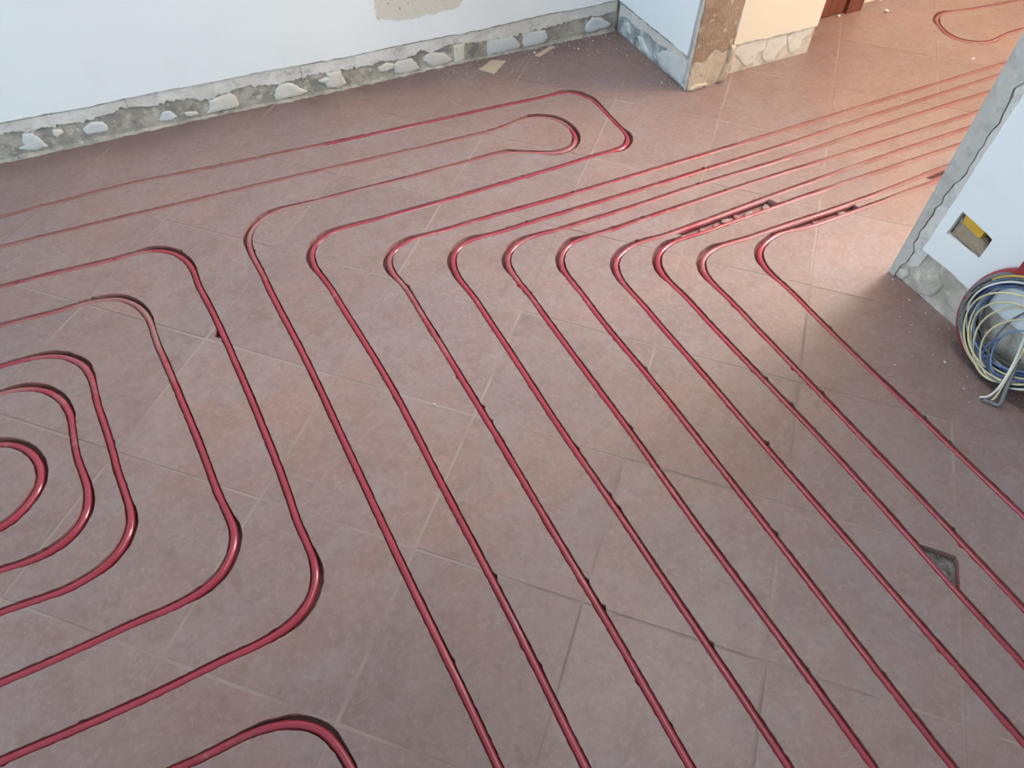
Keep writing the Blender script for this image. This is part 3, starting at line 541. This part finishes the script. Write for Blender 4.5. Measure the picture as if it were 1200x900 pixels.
lo_ = [(y-.0016, z) for y, z in zip(cy_, crackz) if z > .09]
plate('rough_plaster', [(y-.0016+rng.normal(0, .0008), z) for y, z in zip(cy_, crackz) if z > .05][::-1]+[(-.60, .05), (-.625, .075), (-.630, .12)]+[(y-.004, z) for y, z in pe], [], rw(PX), -.011, -.0025, 'rough_white', wall_pillar)
bot = rough([(-.6135, .1266), (-.66, .128), (-.7094, .1287), (-.8111, .1235), (-1.2, .122), (-1.8, .125), (-2.6, .12)], .03, .0012, closed=False)
plate('painted_plaster', bot+[(-2.6, 2.7)]+pe[::-1], [rough(BOX, .02, .0008)], rw(PX), -.011, .004, 'paint', wall_pillar)
for d in ([(-.575, .0), (-.60, .0), (-.615, .03), (-.60, .055), (-.582, .03)], [(-.62, .02), (-.66, .005), (-.70, .02), (-.71, .07), (-.68, .095), (-.65, .06), (-.63, .07)], [(-.72, .06), (-.76, .03), (-.80, .04), (-.80, .09), (-.76, .11), (-.73, .10)], [(-.85, .01), (-.92, .01), (-.95, .08), (-.88, .1)], [(-1.0, .03), (-1.08, .01), (-1.1, .09), (-1.03, .11)]):
    lump('plaster_dab', d, rw(PX), -.010, .006, 'foot', wall_pillar)
# the recessed wall box: liner, sandy filler and a piece of yellow plastic
c = np.array(BOX).mean(0)
obj('box_recess', [(PX+.035, y, z) for y, z in c+(np.array(BOX)-c)*1.06]+[(PX+.006, y, z) for y, z in c+(np.array(BOX)-c)*1.004], [(0, 1, 2, 3), (0, 1, 5, 4), (1, 2, 6, 5), (2, 3, 7, 6), (3, 0, 4, 7)], 'sand', wall_pillar)
lump('box_filler', [tuple(c+(np.array(q)-c)*.99) for q in ((-.6461, .207), (-.6525, .262), (-.69, .258), (-.735, .245), (-.751, .232), (-.7504, .2036))], rw(PX), -.020, .016, 'sand', wall_pillar)
o = obj('conduit_stub', [(PX+x, y, z) for x in (.028, .003) for y, z in ((-.661, .2775), (-.724, .270), (-.722, .246), (-.666, .253))], [(0, 1, 2, 3), (4, 5, 6, 7), (0, 1, 5, 4), (1, 2, 6, 5), (2, 3, 7, 6), (3, 0, 4, 7)], 'yellow_plastic', wall_pillar)
tag(o, 'bright yellow plastic inside the recessed box')

# ------------------------------------------------------------ rest of the room and hallway shell (behind and beside the camera)
def hole_wall(name, to3d, w, h, win, label):
    o = plate(name, [(0, 0), (w, 0), (w, h), (0, h)], [win], to3d, 0, -.15, 'paint'); tag(o, label, 'wall', kind='structure')
    return o
def window(name, to3d, win, label):
    r = empty(name, to3d(win[0][0], win[0][1], 0)); tag(r, label, 'window', kind='structure'); b = Vector(r.location)
    (x0, y0), (x1, _), (_, y1), _ = win
    for a in ((x0, x0+.06, y0, y1), (x1-.06, x1, y0, y1), (x0, x1, y0, y0+.06), (x0, x1, y1-.06, y1), ((x0+x1)/2-.03, (x0+x1)/2+.03, y0, y1)):
        v = [Vector(to3d(x, y, w))-b for x in a[:2] for y in a[2:] for w in (-.04, -.10)]
        obj('window_frame', v, box_verts(0, 1, 0, 1, 0, 1)[1], 'white', r)
WN = [(4.75, .85), (5.95, .85), (5.95, 2.15), (4.75, 2.15)]
tn = lambda u, v, w: (-5+u, -2.6+w, v); hole_wall('wall_front', tn, 6.44, 2.7, WN, 'white wall behind the camera with a window'); window('window_3', tn, WN, 'white framed window behind the camera')
WL = [(1.1, .05), (2.9, .05), (2.9, 1.55), (1.1, 1.55)]
tl = lambda u, v, w: (-5+w, -2.6+u, v); hole_wall('wall_left', tl, 3.72, 2.7, WL, 'white wall left of the camera with a window'); window('window_1', tl, WL, 'white framed window left of the camera')
WH = [(.9, .75), (2.0, .75), (2.0, 2.25), (.9, 2.25)]
th = lambda u, v, w: (3.6-w, -2.6+u, v); hole_wall('wall_hall_end', th, 3.3, 2.7, WH, 'hallway end wall with a window'); window('window_2', th, WH, 'white framed hallway window')
tag(box('wall_hall_side', 1.44, 3.75, -2.75, -2.6, 0, 2.7, 'yellow'), 'pale yellow hallway side wall', 'wall', kind='structure')
tag(box('ceiling', -5.15, 4.2, -2.75, 1.2, 2.7, 2.85, 'ceiling'), 'plain white ceiling', 'ceiling', kind='structure')

# ------------------------------------------------------------ cable coil by the foreground wall
coil = empty('cable_coil', (1.2, -.93, 0)); tag(coil, 'coil of blue, cream and grey electric cables leaning on the right-hand wall', 'cable')
CC = np.array((1.230, -.937, .145)); E1 = np.array((0, 1., 0)); E2 = np.array((.13, 0, 1.)); E2 /= np.linalg.norm(E2); E3 = np.cross(E1, E2)
def ring(r1, r2, a0, a1, off, wob, rad, m, seed, cen=(0, 0)):
    r = np.random.default_rng(seed); n = 90; a = np.linspace(R(a0), R(a1), n); ph = r.uniform(0, 6.28, 4)
    rr = 1+wob*(np.sin(a*1.0+ph[0])+.5*np.sin(a*2.3+ph[1])); dd = off+.010*np.sin(a*1.3+ph[2])+.005*np.sin(a*3+ph[3])
    P = CC+np.outer(cen[0]+rr*r1*np.cos(a), E1)+np.outer(cen[1]+rr*r2*np.sin(a), E2)+np.outer(dd, E3)
    P[:, 2] = np.maximum(P[:, 2], rad+.001); P[:, 0] = np.minimum(P[:, 0], PX-.006-rad)
    tube('wire', P-np.array((1.2, -.93, 0)), rad, m, coil, sides=7)
spec = [('wire_grey', .142, .0035, -.008), ('wire_grey', .139, .003, -.012), ('wire_black', .136, .003, -.014), ('wire_white', .138, .0024, -.016), ('wire_grey', .131, .0032, -.016), ('wire_grey', .127, .003, -.018), ('wire_white', .123, .0024, -.018), ('wire_red', .145, .0085, 0), ('wire_red', .140, .006, .006), ('wire_grey', .137, .006, .0), ('wire_grey', .132, .005, .012), ('wire_ochre', .135, .0028, -.01), ('wire_black', .129, .0042, -.004), ('wire_grey', .126, .005, .012),
        ('wire_light_blue', .124, .0028, -.012), ('wire_blue', .120, .0030, -.004), ('wire_blue', .117, .0030, -.012), ('wire_light_blue', .114, .0028, .002), ('wire_blue', .111, .0028, -.014), ('wire_grey', .122, .004, .006), ('wire_white', .116, .0026, .014), ('wire_cream', .128, .0025, -.017), ('wire_cream', .112, .0025, -.016), ('wire_black', .118, .0030, .016), ('wire_grey', .108, .0032, .012), ('wire_light_blue', .104, .0026, -.008)]
for i, (m, rr, rad, off) in enumerate(spec):
    ring(rr, rr*.98, -20+i*13, 325+i*13+(i % 4)*14, off, .012+.022*(i > 6), rad, m, 40+i)
# slacker inner loops and free ends
for i, (m, r1, r2, cx, cz, rad, a0, a1) in enumerate((('wire_cream', .085, .095, -.012, -.035, .0026, -150, 75), ('wire_cream', .07, .085, -.03, -.04, .0024, -160, 60), ('wire_grey', .062, .10, -.035, -.02, .003, -140, 110), ('wire_light_blue', .055, .075, -.045, -.04, .0026, -170, 70), ('wire_blue', .06, .06, -.04, -.06, .0026, -200, 30), ('wire_cream', .10, .10, -.01, -.025, .0024, -130, 90), ('wire_cream', .115, .112, -.004, -.012, .0024, -150, 120))):
    ring(r1, r2, a0, a1, -.018-.002*i, .02, rad, m, 80+i, (cx, cz))
for pts, rad, m in (([(1.225, -.955, .16), (1.195, -.985, .10), (1.165, -1.005, .045), (1.150, -1.005, .012), (1.135, -.995, .004)], .0028, 'wire_white'), ([(1.21, -.985, .10), (1.17, -1.02, .04), (1.155, -1.035, .010), (1.145, -1.02, .006), (1.135, -1.005, .006)], .0048, 'wire_grey'), ([(1.22, -.975, .13), (1.18, -1.0, .07), (1.16, -1.015, .02), (1.15, -1.015, .004)], .0025, 'wire_cream')):
    tube('wire', spline(pts, .006)-np.array((1.2, -.93, 0)), rad, m, coil, sides=7)

jb = empty('wall_box', (PX, -.875, .295)); tag(jb, 'dark grey wall box with a red cable above the coil', 'box')
v, f = box_verts(-.03, -.005, -.055, .02, -.035, .02); obj('box_body', v, f, 'grey_plastic', jb)
v, f = box_verts(-.034, -.030, -.058, .023, -.038, .023); obj('box_cover', v, f, 'wire_red', jb)

# ------------------------------------------------------------ loose bits on the floor
def slab(name, quad, z, t, m):
    q = np.array(quad); return obj(name, [(x, y, z+t) for x, y in q]+[(x, y, z) for x, y in q], [(0, 1, 2, 3), (4, 5, 6, 7), (0, 1, 5, 4), (1, 2, 6, 5), (2, 3, 7, 6), (3, 0, 4, 7)], m)
tag(slab('cardboard_scrap', [(.665, .874), (.735, .915), (.7807, .888), (.7007, .8244)], .0008, .004, 'card'), 'square scrap of tan board on the floor by the back wall', 'scrap', 'scraps of tan board by the back wall')
tag(slab('cardboard_scrap', [(.895, .8814), (.9804, .915), (.995, .905), (.907, .865)], .0008, .004, 'card'), 'narrow strip of tan board on the floor by the back wall', 'scrap', 'scraps of tan board by the back wall')
CR = [(1.2213, .5295, .007), (.904, .898, .007), (1.0816, .8043, .0035), (1.068, .8576, .006), (.8815, .8335, .004), (.8378, .7382, .003), (.672, .885, .003), (1.1267, .8181, .0035), (1.0567, .8695, .004), (1.146, -.8747, .005), (1.1229, -.958, .0035), (1.0224, -.825, .003), (1.232, -.725, .003), (1.2276, -.6689, .004), (1.245, -.59, .004), (-.0714, -.438, .004), (2.405, .183, .009), (2.372, .608, .012), (2.162, .655, .009), (1.21, .74, .004), (1.2, .80, .004), (1.15, .89, .004)]
for i, (x, y, s) in enumerate(CR):
    lab = 'white plaster crumb lying in the far wall corner' if y > .5 and x < 1.3 else ('small pale crumb on the hallway floor' if x > 1.5 else ('white plaster crumb on the floor near the cable coil' if x > .5 else 'white speck of plaster on the tiles between the parallel pipes'))
    if i == 0: lab = 'largest white plaster crumb, beside the doorway corner'
    tag(chunk('plaster_crumb', (x, y, .0006+s*.42), s, 'crumb', seed=200+i), lab, 'crumb', 'plaster crumbs on the floor')
vv, fv_ = [], []
for i in range(500):
    x = rng.uniform(.5, 1.25); y = wall_y(x)-.008-abs(rng.normal(0, .06)); s = rng.uniform(.0006, .0018)
    if i > 380: x = 1.262-abs(rng.normal(0, .03)); y = rng.uniform(.46, .9)
    if i > 440: x = 1.25-abs(rng.normal(0, .06)); y = rng.uniform(-1.05, -.58)
    b = len(vv); vv += [(x-s, y-s, .0008), (x+s, y-s*.6, .0008), (x, y+s, .0008), (x, y, .0008+s*1.3)]; fv_ += [(b, b+1, b+3), (b+1, b+2, b+3), (b+2, b, b+3), (b, b+2, b+1)]
tag(obj('plaster_dust', vv, fv_, 'crumb'), 'fine white plaster specks scattered along the wall feet', 'dust', kind='stuff')
